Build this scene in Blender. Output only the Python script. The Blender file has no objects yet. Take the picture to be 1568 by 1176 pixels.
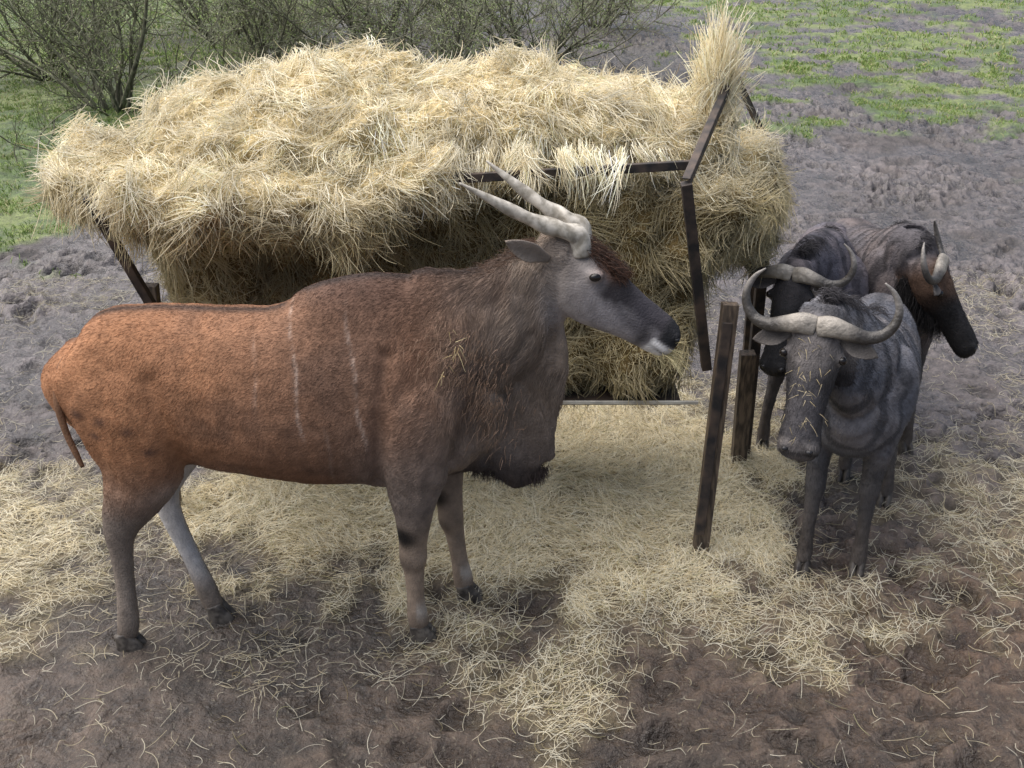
import bpy, math, random
import numpy as np
from mathutils import Vector, Matrix
random.seed(7); RNG=np.random.default_rng(7)
scene=bpy.context.scene
# ---------------------------------------------------------------- utils
def hsh(ix,iy,iz,seed):
    h=(ix.astype(np.int64)*374761393+iy.astype(np.int64)*668265263+iz.astype(np.int64)*2147483647+seed*1274126177)&0xFFFFFFFF
    h=((h^(h>>13))*1274126177)&0xFFFFFFFF
    h=((h^(h>>16))*2246822519)&0xFFFFFFFF
    h=h^(h>>15)
    return (h&0xFFFFFF)/float(0xFFFFFF)
def vn(P,seed=0):
    P=np.asarray(P,float)
    i=np.floor(P); f=P-i; f=f*f*f*(f*(f*6-15)+10); i=i.astype(np.int64)
    flat=bool(np.all(P[:,2]==P[0,2])); r=0
    for a in (0,1):
        wx=f[:,0] if a else 1-f[:,0]
        for b in (0,1):
            wy=f[:,1] if b else 1-f[:,1]
            for c in ((0,) if flat else (0,1)):
                wz=1 if flat else (f[:,2] if c else 1-f[:,2])
                r=r+wx*wy*wz*hsh(i[:,0]+a,i[:,1]+b,i[:,2]+c,seed)
    return r*2-1
def fbm(P,scale,oct=3,seed=0):
    P=np.asarray(P,float)*scale; a=1;r=0;t=0
    for k in range(oct):
        r=r+a*vn(P+k*17.3,seed+k*31); t+=a; a*=.5; P=P*2.03
    return r/t
def fb2(x,y,scale,oct=3,seed=0):
    return fbm(np.stack([x,y,np.zeros_like(x)],1),scale,oct,seed)
def worley(x,y,scale,seed):
    X=x*scale;Y=y*scale; ix=np.floor(X).astype(np.int64); iy=np.floor(Y).astype(np.int64)
    best=np.full(X.shape,9.0); idv=np.zeros(X.shape)
    z=np.zeros_like(ix)
    for a in(-1,0,1):
        for b in(-1,0,1):
            cx=ix+a; cy=iy+b
            px=cx+hsh(cx,cy,z,seed); py=cy+hsh(cx,cy,z+1,seed)
            d=np.hypot(px-X,py-Y); m=d<best
            best=np.where(m,d,best); idv=np.where(m,hsh(cx,cy,z+2,seed),idv)
    return best,idv
def ss(a,b,x):
    t=np.clip((x-a)/(b-a),0,1); return t*t*(3-2*t)
def mix(A,B,m):
    A=np.asarray(A,float);B=np.asarray(B,float); m=np.asarray(m)[...,None]
    return A*(1-m)+B*m
def norm(v): 
    v=np.asarray(v,float); return v/(np.linalg.norm(v,axis=-1,keepdims=True)+1e-9)
def mesh_np(name,V,F,smooth=True):
    me=bpy.data.meshes.new(name); V=np.asarray(V,np.float32)
    F=np.asarray(F,np.int32); k=F.shape[1]
    me.vertices.add(len(V)); me.vertices.foreach_set('co',V.ravel())
    me.loops.add(F.size); me.loops.foreach_set('vertex_index',F.ravel())
    me.polygons.add(len(F)); me.polygons.foreach_set('loop_start',np.arange(0,F.size,k,dtype=np.int32))
    me.update(calc_edges=True)
    me.polygons.foreach_set('use_smooth',np.full(len(me.polygons),smooth))
    return me
def add_obj(name,data,mat=None,parent=None):
    o=bpy.data.objects.new(name,data); scene.collection.objects.link(o)
    if mat is not None: data.materials.append(mat)
    if parent is not None: o.parent=parent
    return o
def empty(name):
    o=bpy.data.objects.new(name,None); scene.collection.objects.link(o); return o
def set_col(me,C,name='Col'):
    n=len(me.vertices); a=me.attributes.new(name,'FLOAT_COLOR','POINT')
    D=np.ones((n,4),np.float32); D[:,:3]=np.clip(C,0,1); a.data.foreach_set('color',D.ravel())
def curves(name,P,R,C,mat,parent=None):
    N,K,_=P.shape
    hc=bpy.data.hair_curves.new(name); hc.add_curves([K]*N)
    hc.attributes['position'].data.foreach_set('vector',P.astype(np.float32).ravel())
    r=hc.attributes.get('radius') or hc.attributes.new('radius','FLOAT','POINT')
    r.data.foreach_set('value',R.astype(np.float32).ravel())
    c=hc.attributes.new('Col','FLOAT_COLOR','POINT')
    D=np.ones((N,K,4),np.float32)
    D[:,:,:3]=np.clip(C if C.ndim==3 else C[:,None,:],0,1)
    c.data.foreach_set('color',D.ravel())
    return add_obj(name,hc,mat,parent)
def catmull(S,sub):
    S=np.asarray(S,float); n=len(S); out=[]
    for i in range(n-1):
        p0=S[max(i-1,0)];p1=S[i];p2=S[i+1];p3=S[min(i+2,n-1)]
        for k in range(sub):
            t=k/sub
            out.append(.5*((2*p1)+(-p0+p2)*t+(2*p0-5*p1+4*p2-p3)*t*t+(-p0+3*p1-3*p2+p3)*t**3))
    out.append(S[-1]); return np.array(out)
def loft(S,side=(0,1,0),n=20,sub=4,twist=0,M=None):
    """stations x,y,z,w,h[,egg]"""
    S=[tuple(s)+(0,)*(6-len(s)) for s in S]
    S=catmull(S,sub); c=S[:,:3]; w=np.maximum(S[:,3],.001);h=np.maximum(S[:,4],.001);e=S[:,5]
    t=norm(np.gradient(c,axis=0)); sd=np.asarray(side,float)
    s=norm(sd-t*(t@sd)[:,None]); u=np.cross(t,s)
    th=np.linspace(0,2*math.pi,n,endpoint=False)
    V=[]
    for i in range(len(c)):
        tw=twist*i/len(c); ct=np.cos(th);st=np.sin(th)
        si=s[i]*math.cos(tw)+u[i]*math.sin(tw); ui=-s[i]*math.sin(tw)+u[i]*math.cos(tw)
        V.append(c[i]+np.outer(ct*w[i]*(1-e[i]*st),si)+np.outer(st*h[i],ui))
    m=len(c); V=np.concatenate(V+[c[:1],c[-1:]])
    F=[]
    for i in range(m-1):
        for j in range(n):
            k=(j+1)%n
            F.append((i*n+j,i*n+k,(i+1)*n+k,(i+1)*n+j))
    a=m*n;b=a+1
    for j in range(n):
        k=(j+1)%n
        F.append((a,k,j,j)); F.append((b,(m-1)*n+j,(m-1)*n+k,(m-1)*n+k))
    if M is not None: V=V@M[:3,:3].T+M[:3,3]
    return V,F
def ellipsoid(c,r,rot=0,n=20,m=12):
    V=[];F=[]
    for i in range(m+1):
        ph=math.pi*i/m
        for j in range(n):
            th=2*math.pi*j/n
            V.append((math.sin(ph)*math.cos(th)*r[0],math.sin(ph)*math.sin(th)*r[1],math.cos(ph)*r[2]))
    for i in range(m):
        for j in range(n):
            k=(j+1)%n; F.append((i*n+j,(i+1)*n+j,(i+1)*n+k,i*n+k))
    return np.array(V)+np.array(c),F
def join(parts):
    Vs=[];Fs=[];o=0
    for V,F in parts:
        Vs.append(V); Fs+= [tuple(dict.fromkeys(i+o for i in f)) for f in F]; o+=len(V)
    V=np.concatenate(Vs)
    return V,Fs
def pymesh(name,parts,smooth=True):
    V,F=join(parts); me=bpy.data.meshes.new(name); me.from_pydata(V.tolist(),[],F); me.update()
    me.polygons.foreach_set('use_smooth',[smooth]*len(me.polygons)); return me
def remesh(parts,voxel,smooth_it):
    me=pymesh('tmp',parts); o=add_obj('tmp',me)
    r=o.modifiers.new('r','REMESH'); r.mode='VOXEL'; r.voxel_size=voxel
    s=o.modifiers.new('s','SMOOTH'); s.factor=.5; s.iterations=smooth_it
    dg=bpy.context.evaluated_depsgraph_get(); dg.update()
    nm=bpy.data.meshes.new_from_object(o.evaluated_get(dg))
    bpy.data.objects.remove(o); 
    nm.polygons.foreach_set('use_smooth',[True]*len(nm.polygons))
    return nm
def mv(me):
    V=np.zeros(len(me.vertices)*3,np.float32); me.vertices.foreach_get('co',V)
    N=np.zeros(len(me.vertices)*3,np.float32); me.vertices.foreach_get('normal',N)
    return V.reshape(-1,3).astype(float),N.reshape(-1,3).astype(float)
def setv(me,V): me.vertices.foreach_set('co',V.astype(np.float32).ravel()); me.update()
def sample(me,n,wfn=None):
    V,N=mv(me); me.calc_loop_triangles()
    T=np.zeros(len(me.loop_triangles)*3,np.int32); me.loop_triangles.foreach_get('vertices',T); T=T.reshape(-1,3)
    a,b,c=V[T[:,0]],V[T[:,1]],V[T[:,2]]
    A=np.linalg.norm(np.cross(b-a,c-a),axis=1)
    if wfn is not None: A=A*wfn((a+b+c)/3,N[T[:,0]])
    A/=A.sum(); idx=RNG.choice(len(T),n,p=A)
    u=RNG.random(n);v=RNG.random(n); m=u+v>1; u[m]=1-u[m]; v[m]=1-v[m]
    P=a[idx]*(1-u-v)[:,None]+b[idx]*u[:,None]+c[idx]*v[:,None]
    Nn=norm(N[T[idx,0]]+N[T[idx,1]]+N[T[idx,2]])
    return P,Nn
# ---------------------------------------------------------------- materials
def new_mat(name):
    m=bpy.data.materials.new(name); m.use_nodes=True; nt=m.node_tree
    b=nt.nodes['Principled BSDF']; return m,nt,b
def attr_mat(name,rough=.7,bump=0,bscale=60,var=.25,spec=.3,vscale=25,stretch=(1,1,1)):
    m,nt,b=new_mat(name); N=nt.nodes; L=nt.links
    a=N.new('ShaderNodeAttribute'); a.attribute_name='Col'
    tc=N.new('ShaderNodeTexCoord'); mp=N.new('ShaderNodeMapping'); mp.inputs['Scale'].default_value=stretch
    L.new(tc.outputs['Object'],mp.inputs['Vector'])
    n=N.new('ShaderNodeTexNoise'); n.inputs['Scale'].default_value=vscale; n.inputs['Detail'].default_value=5
    L.new(mp.outputs[0],n.inputs['Vector'])
    mr=N.new('ShaderNodeMapRange'); mr.inputs[1].default_value=.3; mr.inputs[2].default_value=.7
    mr.inputs[3].default_value=1-var; mr.inputs[4].default_value=1+var
    L.new(n.outputs['Fac'],mr.inputs[0])
    mx=N.new('ShaderNodeVectorMath'); mx.operation='SCALE'
    L.new(a.outputs['Color'],mx.inputs[0]); L.new(mr.outputs[0],mx.inputs['Scale'])
    L.new(mx.outputs[0],b.inputs['Base Color'])
    b.inputs['Roughness'].default_value=rough; b.inputs['Specular IOR Level'].default_value=spec
    if bump:
        n2=N.new('ShaderNodeTexNoise'); n2.inputs['Scale'].default_value=bscale; n2.inputs['Detail'].default_value=4
        L.new(mp.outputs[0],n2.inputs['Vector'])
        bp=N.new('ShaderNodeBump'); bp.inputs['Strength'].default_value=bump; bp.inputs['Distance'].default_value=.01
        L.new(n2.outputs['Fac'],bp.inputs['Height']); L.new(bp.outputs[0],b.inputs['Normal'])
    return m
def hair_mat(name,rough=.6,spec=.25,trans=0.0):
    m,nt,b=new_mat(name); a=nt.nodes.new('ShaderNodeAttribute'); a.attribute_name='Col'
    nt.links.new(a.outputs['Color'],b.inputs['Base Color'])
    b.inputs['Roughness'].default_value=rough; b.inputs['Specular IOR Level'].default_value=spec
    if trans:
        out=nt.nodes['Material Output']; t=nt.nodes.new('ShaderNodeBsdfTranslucent'); mixn=nt.nodes.new('ShaderNodeMixShader')
        mixn.inputs[0].default_value=trans; nt.links.new(a.outputs['Color'],t.inputs[0])
        nt.links.new(b.outputs[0],mixn.inputs[1]); nt.links.new(t.outputs[0],mixn.inputs[2]); nt.links.new(mixn.outputs[0],out.inputs[0])
    return m
def noise_mat(name,c1,c2,rough=.6,scale=20,metal=0,bump=.3,stretch=(1,1,1),spec=.4):
    m,nt,b=new_mat(name); N=nt.nodes;L=nt.links
    tc=N.new('ShaderNodeTexCoord'); mp=N.new('ShaderNodeMapping'); mp.inputs['Scale'].default_value=stretch
    L.new(tc.outputs['Object'],mp.inputs['Vector'])
    n=N.new('ShaderNodeTexNoise'); n.inputs['Scale'].default_value=scale; n.inputs['Detail'].default_value=6
    L.new(mp.outputs[0],n.inputs['Vector'])
    r=N.new('ShaderNodeValToRGB'); r.color_ramp.elements[0].position=.38; r.color_ramp.elements[1].position=.62
    r.color_ramp.elements[0].color=(*c1,1); r.color_ramp.elements[1].color=(*c2,1)
    L.new(n.outputs['Fac'],r.inputs[0]); L.new(r.outputs[0],b.inputs['Base Color'])
    b.inputs['Roughness'].default_value=rough; b.inputs['Metallic'].default_value=metal; b.inputs['Specular IOR Level'].default_value=spec
    bp=N.new('ShaderNodeBump'); bp.inputs['Strength'].default_value=bump; bp.inputs['Distance'].default_value=.004
    L.new(n.outputs['Fac'],bp.inputs['Height']); L.new(bp.outputs[0],b.inputs['Normal'])
    return m
M_hay=hair_mat('hay_strand',.5,.3,.15)
M_haybase=attr_mat('hay_base',.9,1.0,90,.4,.1,60)
M_fur=hair_mat('fur_strand',.5,.22)
M_skin=attr_mat('hide',.75,.5,140,.18,.25,30,(1,1,1))
M_grass=hair_mat('grass_blade',.5,.3)
M_twig=hair_mat('twig',.8,.2)
M_horn_e=noise_mat('eland_horn',(.26,.235,.19),(.56,.52,.45),.5,30,0,.6)
M_hornc=attr_mat('gnu_horn',.4,.6,60,.25,.45,40)
M_hoof=noise_mat('hoof',(.04,.034,.03),(.12,.105,.09),.5,40,0,.5)
M_eye,nt,b=new_mat('eye'); b.inputs['Base Color'].default_value=(.012,.009,.008,1); b.inputs['Roughness'].default_value=.12
M_black=noise_mat('nose_leather',(.012,.012,.014),(.03,.03,.033),.35,80,0,.4)
M_rust=noise_mat('rusty_steel',(.028,.027,.028),(.10,.075,.06),.6,14,.3,.6)
M_wood=noise_mat('wet_wood',(.045,.035,.028),(.16,.12,.085),.6,18,0,.6,(4,4,.6))
M_tray=noise_mat('galvanised',(.45,.43,.38),(.7,.68,.6),.5,10,.1,.3)
# ---------------------------------------------------------------- ground
FEET=[(-1.44,3.34),(-1.15,3.52),(-.345,3.40),(-.185,3.65),(1.44,3.83),(1.22,3.855),(1.72,4.37),(1.60,4.62)]
def straw_mask(x,y):
    n=fb2(x,y,1.6,3,5); n2=fb2(x,y,7,3,9)
    d=np.sqrt(((x+.1)/1.6)**2+((y-4.65)/1.12)**2)
    m=1-ss(.68,1.2,d+.28*n+.35*n2)
    m2=(1-ss(.2,1.25,np.sqrt(((x+2.35)/1.0)**2+((y-4.0)/.8)**2)+.5*n+.8*n2))*.55
    m3=(1-ss(.1,1.15,np.sqrt(((x-.2)/.32)**2+((y-3.05)/.34)**2)+.4*n+.9*n2))*.42
    m4=(1-ss(.3,1.2,np.sqrt(((x-2.6)/1.3)**2+((y-4.3)/.7)**2)+.5*n+.8*n2))*.30
    m5=(1-ss(.2,1.2,np.sqrt(((x-.6)/1.0)**2+((y-3.55)/.42)**2)+.5*n+.9*n2))*.45
    return np.clip(np.maximum.reduce([m,m2,m3,m4,m5]),0,1)
def grass_mask(x,y):
    n=fb2(x,y,.55,4,21); n2=fb2(x,y,2.2,4,23)
    left=ss(-2.2,-5.0,x+.5*n)*ss(4.6,9.5,y+1.5*n-(x+4)*.3)
    right=ss(7.5,14,y+1.2*n)*ss(1.2,4.5,x+.5*n)*.60
    mid=ss(14,24,y)*.35
    far=ss(18,34,y)*.7+ss(15,30,np.abs(x))*.6
    g=np.maximum.reduce([left,right,mid,far])
    return np.clip(ss(.34,.6,g+.6*n2+.35*n-.06)*ss(.02,.2,g),0,1)
def gh(x,y,rel=False):
    dist=np.hypot(x,y)
    g=grass_mask(x,y); s=straw_mask(x,y)
    h=.035*fb2(x,y,.9,3,1)+.3*fb2(x,y,.07,2,3)*ss(9,25,dist)
    a=(1-.5*g)*(1-.8*s)
    wx=x+.10*fb2(x,y,4,3,4); wy=y+.10*fb2(x,y,4,3,14)
    d,i=worley(wx,wy,4.6,11)
    keep=ss(.25,.6,i)
    cr=(-ss(.40,.20,d)*(.3+.7*i)+.5*np.exp(-((d-.52)/.14)**2))*keep
    d2,i2=worley(wx,wy,9.5,12); keep2=ss(.35,.75,i2)*ss(-.3,.2,fb2(x,y,1.7,2,66))
    cr2=(-ss(.4,.15,d2)*i2+.5*np.exp(-((d2-.55)/.14)**2))*keep2
    near=ss(3.9,3.2,y)
    rough=(.35+.75*ss(-.35,.35,fb2(x,y,.8,3,8)))*(1-.15*near)*(1+.3*ss(4,7,dist)+.4*ss(7,13,dist))
    rid=.5-np.abs(fb2(x,y,6,4,2)); rid2=.5-np.abs(fb2(x,y,20,3,6))
    r=.042*cr+.022*cr2+.055*(rid-.32)+.018*(rid2-.3)
    h+=a*rough*r
    h+=s*(.02+.015*fb2(x,y,4,3,7))+.02*g
    rt=np.exp(-((x+1.62-.12*(y-2.6))/.16)**4)*ss(3.15,2.85,y)
    h+=rt*(-.035+.010*np.sin((y+np.abs(x+1.62)*.8)*95))
    for fx,fy in FEET: h=h*(1-.7*np.exp(-((x-fx)**2+(y-fy)**2)/.01))
    return (h,r*rough) if rel else h
def axis(lo,a,b,hi,st,gr):
    v=list(np.arange(a,b,st)); s=st;x=v[-1]
    while x<hi: s*=gr; x+=s; v.append(x)
    s=st;x=v[0];w=[]
    while x>lo: s*=gr; x-=s; w.append(x)
    return np.array(w[::-1]+v)
gx=axis(-160,-3.2,4.2,160,.0145,1.015); gy=axis(-60,1.8,6.2,220,.0135,1.0085)
X,Y=np.meshgrid(gx,gy); x=X.ravel();y=Y.ravel()
Z,REL=gh(x,y,True)
nx,ny=len(gx),len(gy); ii=np.arange(nx*ny).reshape(ny,nx)
F=np.stack([ii[:-1,:-1],ii[:-1,1:],ii[1:,1:],ii[1:,:-1]],-1).reshape(-1,4)
gm=mesh_np('ground',np.stack([x,y,Z],1),F)
g=grass_mask(x,y); s=straw_mask(x,y)
n1=fb2(x,y,1.1,4,40); n2=fb2(x,y,6,4,41); n4=fb2(x,y,.45,3,43)
mud=mix((.066,.047,.034),(.078,.067,.066),ss(3.2,6.0,y+.8*n1+np.abs(x)*.25))
shade_wet=ss(.014,-.020,REL)  # low spots: shade painted into mud colour to bring out relief; also wetter
mud=mud*(1+.4*n1+.4*n2+.35*n4)[:,None]*(1.25-.65*shade_wet)[:,None]
brown=np.exp(-(((x-1.9)/1.3)**2+((y-3.5)/.7)**2)); mud=mix(mud,np.array((.088,.052,.030))*(1.3-.7*shade_wet)[:,None],.7*brown)
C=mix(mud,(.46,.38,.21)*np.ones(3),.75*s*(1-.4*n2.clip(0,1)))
gc=mix((.07,.12,.03),(.17,.22,.06),ss(-.5,.5,n2+n1))
C=mix(C,gc,.8*g)
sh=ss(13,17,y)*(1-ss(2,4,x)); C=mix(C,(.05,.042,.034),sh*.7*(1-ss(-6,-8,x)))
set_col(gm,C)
wa=gm.attributes.new('wet','FLOAT','POINT')
wet=(1-s)*(1-g)*np.clip(.45+.65*shade_wet,0,1)*ss(-.45,.05,fb2(x,y,1.6,4,50)+.08)
wa.data.foreach_set('value',wet.astype(np.float32))
m,nt,b=new_mat('mud_ground'); N=nt.nodes;L=nt.links
a=N.new('ShaderNodeAttribute');a.attribute_name='Col'; w=N.new('ShaderNodeAttribute');w.attribute_name='wet'
tc=N.new('ShaderNodeTexCoord')
n=N.new('ShaderNodeTexNoise');n.inputs['Scale'].default_value=14;n.inputs['Detail'].default_value=9;n.inputs['Roughness'].default_value=.75
L.new(tc.outputs['Object'],n.inputs['Vector'])
mr=N.new('ShaderNodeMapRange');mr.inputs[1].default_value=.34;mr.inputs[2].default_value=.66;mr.inputs[3].default_value=.4;mr.inputs[4].default_value=1.6
L.new(n.outputs['Fac'],mr.inputs[0])
sc=N.new('ShaderNodeVectorMath');sc.operation='SCALE';L.new(a.outputs['Color'],sc.inputs[0]);L.new(mr.outputs[0],sc.inputs['Scale'])
nf=N.new('ShaderNodeTexNoise');nf.inputs['Scale'].default_value=75;nf.inputs['Detail'].default_value=3;L.new(tc.outputs['Object'],nf.inputs['Vector'])
mf=N.new('ShaderNodeMapRange');mf.inputs[1].default_value=.62;mf.inputs[2].default_value=.70;mf.inputs[4].default_value=.4;L.new(nf.outputs['Fac'],mf.inputs[0])
mxc=N.new('ShaderNodeMix');mxc.data_type='RGBA';L.new(mf.outputs[0],mxc.inputs[0]);L.new(sc.outputs[0],mxc.inputs[6]);mxc.inputs[7].default_value=(.27,.24,.17,1)
L.new(mxc.outputs[2],b.inputs['Base Color'])
mr2=N.new('ShaderNodeMapRange');mr2.inputs[3].default_value=.85;mr2.inputs[4].default_value=.10;L.new(w.outputs['Fac'],mr2.inputs[0])
nr=N.new('ShaderNodeMath');nr.operation='MULTIPLY_ADD';nr.inputs[1].default_value=.6;L.new(n.outputs['Fac'],nr.inputs[0]);
sub=N.new('ShaderNodeMath');sub.operation='SUBTRACT';sub.inputs[1].default_value=.3;L.new(mr2.outputs[0],sub.inputs[0]);L.new(sub.outputs[0],nr.inputs[2])
cl=N.new('ShaderNodeClamp');cl.inputs[1].default_value=.12;L.new(nr.outputs[0],cl.inputs[0]);L.new(cl.outputs[0],b.inputs['Roughness'])
n3=N.new('ShaderNodeTexNoise');n3.inputs['Scale'].default_value=30;n3.inputs['Detail'].default_value=8;n3.inputs['Roughness'].default_value=.62;L.new(tc.outputs['Object'],n3.inputs['Vector'])
bp=N.new('ShaderNodeBump');bp.inputs['Strength'].default_value=1;bp.inputs['Distance'].default_value=.035;L.new(n3.outputs['Fac'],bp.inputs['Height'])
L.new(bp.outputs[0],b.inputs['Normal']);b.inputs['Specular IOR Level'].default_value=.8
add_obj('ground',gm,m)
# ---------------------------------------------------------------- loose straw on ground
def haycol(n,lum=1.0,seed=0):
    t=RNG.random(n)**1.3
    c=mix((.95,.90,.73),(.76,.65,.41),t)
    k=RNG.random(n)<.09; c[k]=mix((.50,.48,.26),(.36,.28,.15),RNG.random(k.sum()))
    return c*lum*(0.8+.3*RNG.random((n,1)))
def ground_strands(name,n,box,maskfn,lmin,lmax,r,lum=1,rise=.02):
    px=np.empty(0);py=np.empty(0)
    while len(px)<n:
        ax=RNG.uniform(box[0],box[1],n*2); ay=RNG.uniform(box[2],box[3],n*2)
        k=RNG.random(n*2)<maskfn(ax,ay); px=np.r_[px,ax[k]];py=np.r_[py,ay[k]]
    px=px[:n];py=py[:n]
    flow=fb2(px,py,2.5,2,77)*5; ang=flow+RNG.normal(0,1.2,n)
    Ls=RNG.uniform(lmin,lmax,n); K=4; t=np.linspace(-.5,.5,K); bend=RNG.normal(0,.7,n)
    P=np.zeros((n,K,3)); up=RNG.random(n)**3*rise*2; rr=RNG.random(n)*rise*.5
    for k in range(K):
        aa=ang+bend*t[k]
        P[:,k,0]=px+np.cos(aa)*Ls*t[k]; P[:,k,1]=py+np.sin(aa)*Ls*t[k]
    gz=gh(P[:,:,0].ravel(),P[:,:,1].ravel()).reshape(n,K)
    gz=np.maximum(gz,gz.mean(1,keepdims=True)-.004)
    P[:,:,2]=gz+.004+rr[:,None]+up[:,None]*(t[None,:]+.5)*2
    R=np.full((n,K),r)*RNG.uniform(.6,1.2,(n,1)); R[:,-1]*=.5
    dirty=ss(.7,.2,straw_mask(px,py))*.3
    return curves(name,P,R,haycol(n,lum)*(1-dirty)[:,None],M_hay)
ground_strands('loose_straw',60000,(-3.6,4.0,2.6,6.3),lambda x,y: straw_mask(x,y)**1.2,.03,.12,.0010,1.0,.015)
ground_strands('scattered_straw',18000,(-3.6,5.0,2.0,7.5),lambda x,y: .12+.88*ss(.0,.5,fb2(x,y,1.8,4,90)),.015,.12,.0010,.8,.010)
# ---------------------------------------------------------------- grass
def grass(name,n,box,h,r):
    px=np.empty(0);py=np.empty(0)
    while len(px)<n:
        ax=RNG.uniform(box[0],box[1],n*3); ay=RNG.uniform(box[2],box[3],n*3)
        k=RNG.random(n*3)<grass_mask(ax,ay)*ss(-.3,.4,fb2(ax,ay,5,2,60)); px=np.r_[px,ax[k]];py=np.r_[py,ay[k]]
    px=px[:n];py=py[:n]; ang=RNG.uniform(0,6.28,n); hh=h*RNG.uniform(.4,1.3,n); ln=RNG.uniform(.2,1,n)*hh
    z=gh(px,py)-.01; P=np.zeros((n,3,3))
    for k,t in enumerate((0,.55,1)):
        P[:,k]=np.stack([px+np.cos(ang)*ln*t*t,py+np.sin(ang)*ln*t*t,z+hh*(t-.25*t*t)],1)
    R=np.stack([np.full(n,r),np.full(n,r*.8),np.full(n,r*.15)],1)
    c=mix((.10,.18,.035),(.26,.34,.09),RNG.random(n)); k=RNG.random(n)<.15; c[k]=(.40,.36,.19)
    curves(name,P,R,c,M_grass)
grass('grass',50000,(-9,9,5.0,18),.06,.0035)
grass('grass',35000,(-14,16,16,30),.09,.007)
# ---------------------------------------------------------------- shrubs
def shrub(cx,cy,H,W,seed,nst=15):
    r=np.random.default_rng(seed); root=empty('bare_shrub'); root.location=(0,0,0)
    z0=float(gh(np.array([cx]),np.array([cy]))[0])-.03
    stems=[];tw=[];tr=[];tc=[]
    K=6
    def pl(p0,d,Ln,up,wob):
        P=[np.array(p0)];d=norm(d)
        for k in range(K-1):
            d=norm(d+np.array([0,0,up])+r.normal(0,wob,3)); P.append(P[-1]+d*Ln/(K-1))
        return np.array(P)
    for i in range(nst):
        a=r.uniform(0,6.28); tilt=r.uniform(.1,1.2)
        d=(math.cos(a)*math.sin(tilt),math.sin(a)*math.sin(tilt),math.cos(tilt))
        P=pl((cx+math.cos(a)*W*.1*r.random(),cy+math.sin(a)*W*.1*r.random(),z0),d,H*r.uniform(.6,1.1),.03,.17)
        r0=.012+.022*r.random()
        stems.append(loft([(*P[k],r0*(1-k/(K-.3)),r0*(1-k/(K-.3))) for k in range(K)],side=(.3,.9,.1),n=6,sub=2))
        for j in range(14):
            t=r.uniform(.12,1)*(K-1); k=min(int(t),K-2); p=P[k]+(P[k+1]-P[k])*(t-k)
            d1=norm(norm(P[k+1]-P[k])+r.normal(0,.8,3))
            B=pl(p,d1,H*r.uniform(.15,.42),.08,.2); tw.append(B); tr.append(np.linspace(.007,.0025,K)); tc.append((.15,.145,.10))
            for q in range(7):
                t=r.uniform(.15,1)*(K-1); k=min(int(t),K-2); p=B[k]+(B[k+1]-B[k])*(t-k)
                T=pl(p,norm(norm(B[k+1]-B[k])+r.normal(0,.65,3)),H*r.uniform(.05,.16),.08,.18)
                tw.append(T); tr.append(np.linspace(.0035,.0015,K)); 
                m=r.random(); tc.append(np.array((.19,.19,.12))*(1-m)+m*np.array((.34,.35,.24)))
    sm=pymesh('stems',stems); sm.materials.append(M_stem); add_obj('stems',sm,None,root)
    P=np.array(tw);R=np.array(tr); curves('twigs',P,R,np.array(tc)*r.uniform(.8,1.15),M_twig,root)
    n=3200; idx=r.integers(0,len(P),n); p=P[idx,r.integers(1,K,n)]+r.normal(0,.02,(n,3))
    q=norm(r.normal(0,1,(n,3)))*.02
    LP=np.stack([p,p+q*.5+[0,0,.003],p+q],1); LR=np.tile([.004,.007,.001],(n,1))
    curves('buds',LP,LR,mix((.14,.20,.06),(.32,.38,.15),r.random(n)),M_grass,root)
M_stem=noise_mat('bark',(.07,.065,.045),(.2,.2,.13),.85,25,0,.6,(1,1,.4))
for k,(cx,cy,H,W) in enumerate([(-4.7,13.2,2.5,2.2),(-6.3,15.5,2.4,2),(-3.1,14.6,2.3,2),(-1.9,15.2,2.4,2),(-.9,14.9,2.2,2),(.3,16.0,2.4,2),(1.6,21.5,2.6,2),(-7.5,20,3,3),(-4.8,19,3,3),(-2.2,20,3,3)]):
    shrub(cx,cy,H,W,100+k)
# ---------------------------------------------------------------- hay feeder
feeder=empty('hay_feeder')
def bar(p,q,w=.025,h=.025,mat=None,name='bar',ell=False):
    p=np.array(p,float);q=np.array(q,float);t=norm(q-p); up=np.array([0,0,1.]) if abs(t[2])<.9 else np.array([0,1.,0])
    s=norm(np.cross(t,up));u=np.cross(s,t)
    def box(c0,c1,a,b_,da,db):
        V=[];
        for c in(c0,c1):
            for i,j in((-1,-1),(1,-1),(1,1),(-1,1)): V.append(c+s*(a*i+da)+u*(b_*j+db))
        return np.array(V),[(3,2,1,0),(4,5,6,7),(0,1,5,4),(1,2,6,5),(2,3,7,6),(3,0,4,7)]
    if ell: parts=[box(p,q,w,.004,0,h),box(p,q,.004,h-.002,w-.004,-.003)]
    else: parts=[box(p,q,w,h,0,0)]
    me=pymesh(name,parts,False); o=add_obj(name,me,mat or M_rust,feeder)
    bv=o.modifiers.new('b','BEVEL');bv.width=.003;bv.segments=2
FR=(.637,3.95,1.62)
bar(FR,(.80,4.12,.80),.02,.02,None,'rack_upright')
bar((.80,3.95,-.1),(.855,4.03,1.12),.032,.024,M_wood,'front_leg')
bar((.79,3.922,.12),(.845,4.0,1.05),.02,.006,M_rust,'leg_plate')
bar((1.16,4.82,-.1),(1.15,4.8,1.5),.024,.024,M_rust,'rear_post')
bar((1.12,4.76,-.05),(1.1,4.7,.62),.035,.03,M_wood,'inner_post')
bar((1.24,5.3,-.1),(1.21,5.3,1.5),.018,.018,M_rust,'rear_leg')
bar(FR,(.917,4.68,1.89),.016,.016,None,'gable_front',True)
bar((.917,4.70,1.89),(1.21,5.3,1.48),.018,.018,None,'gable_rear',True)
bar((.93,4.74,1.86),(.95,4.76,1.5),.016,.016,None,'king_post')
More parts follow.
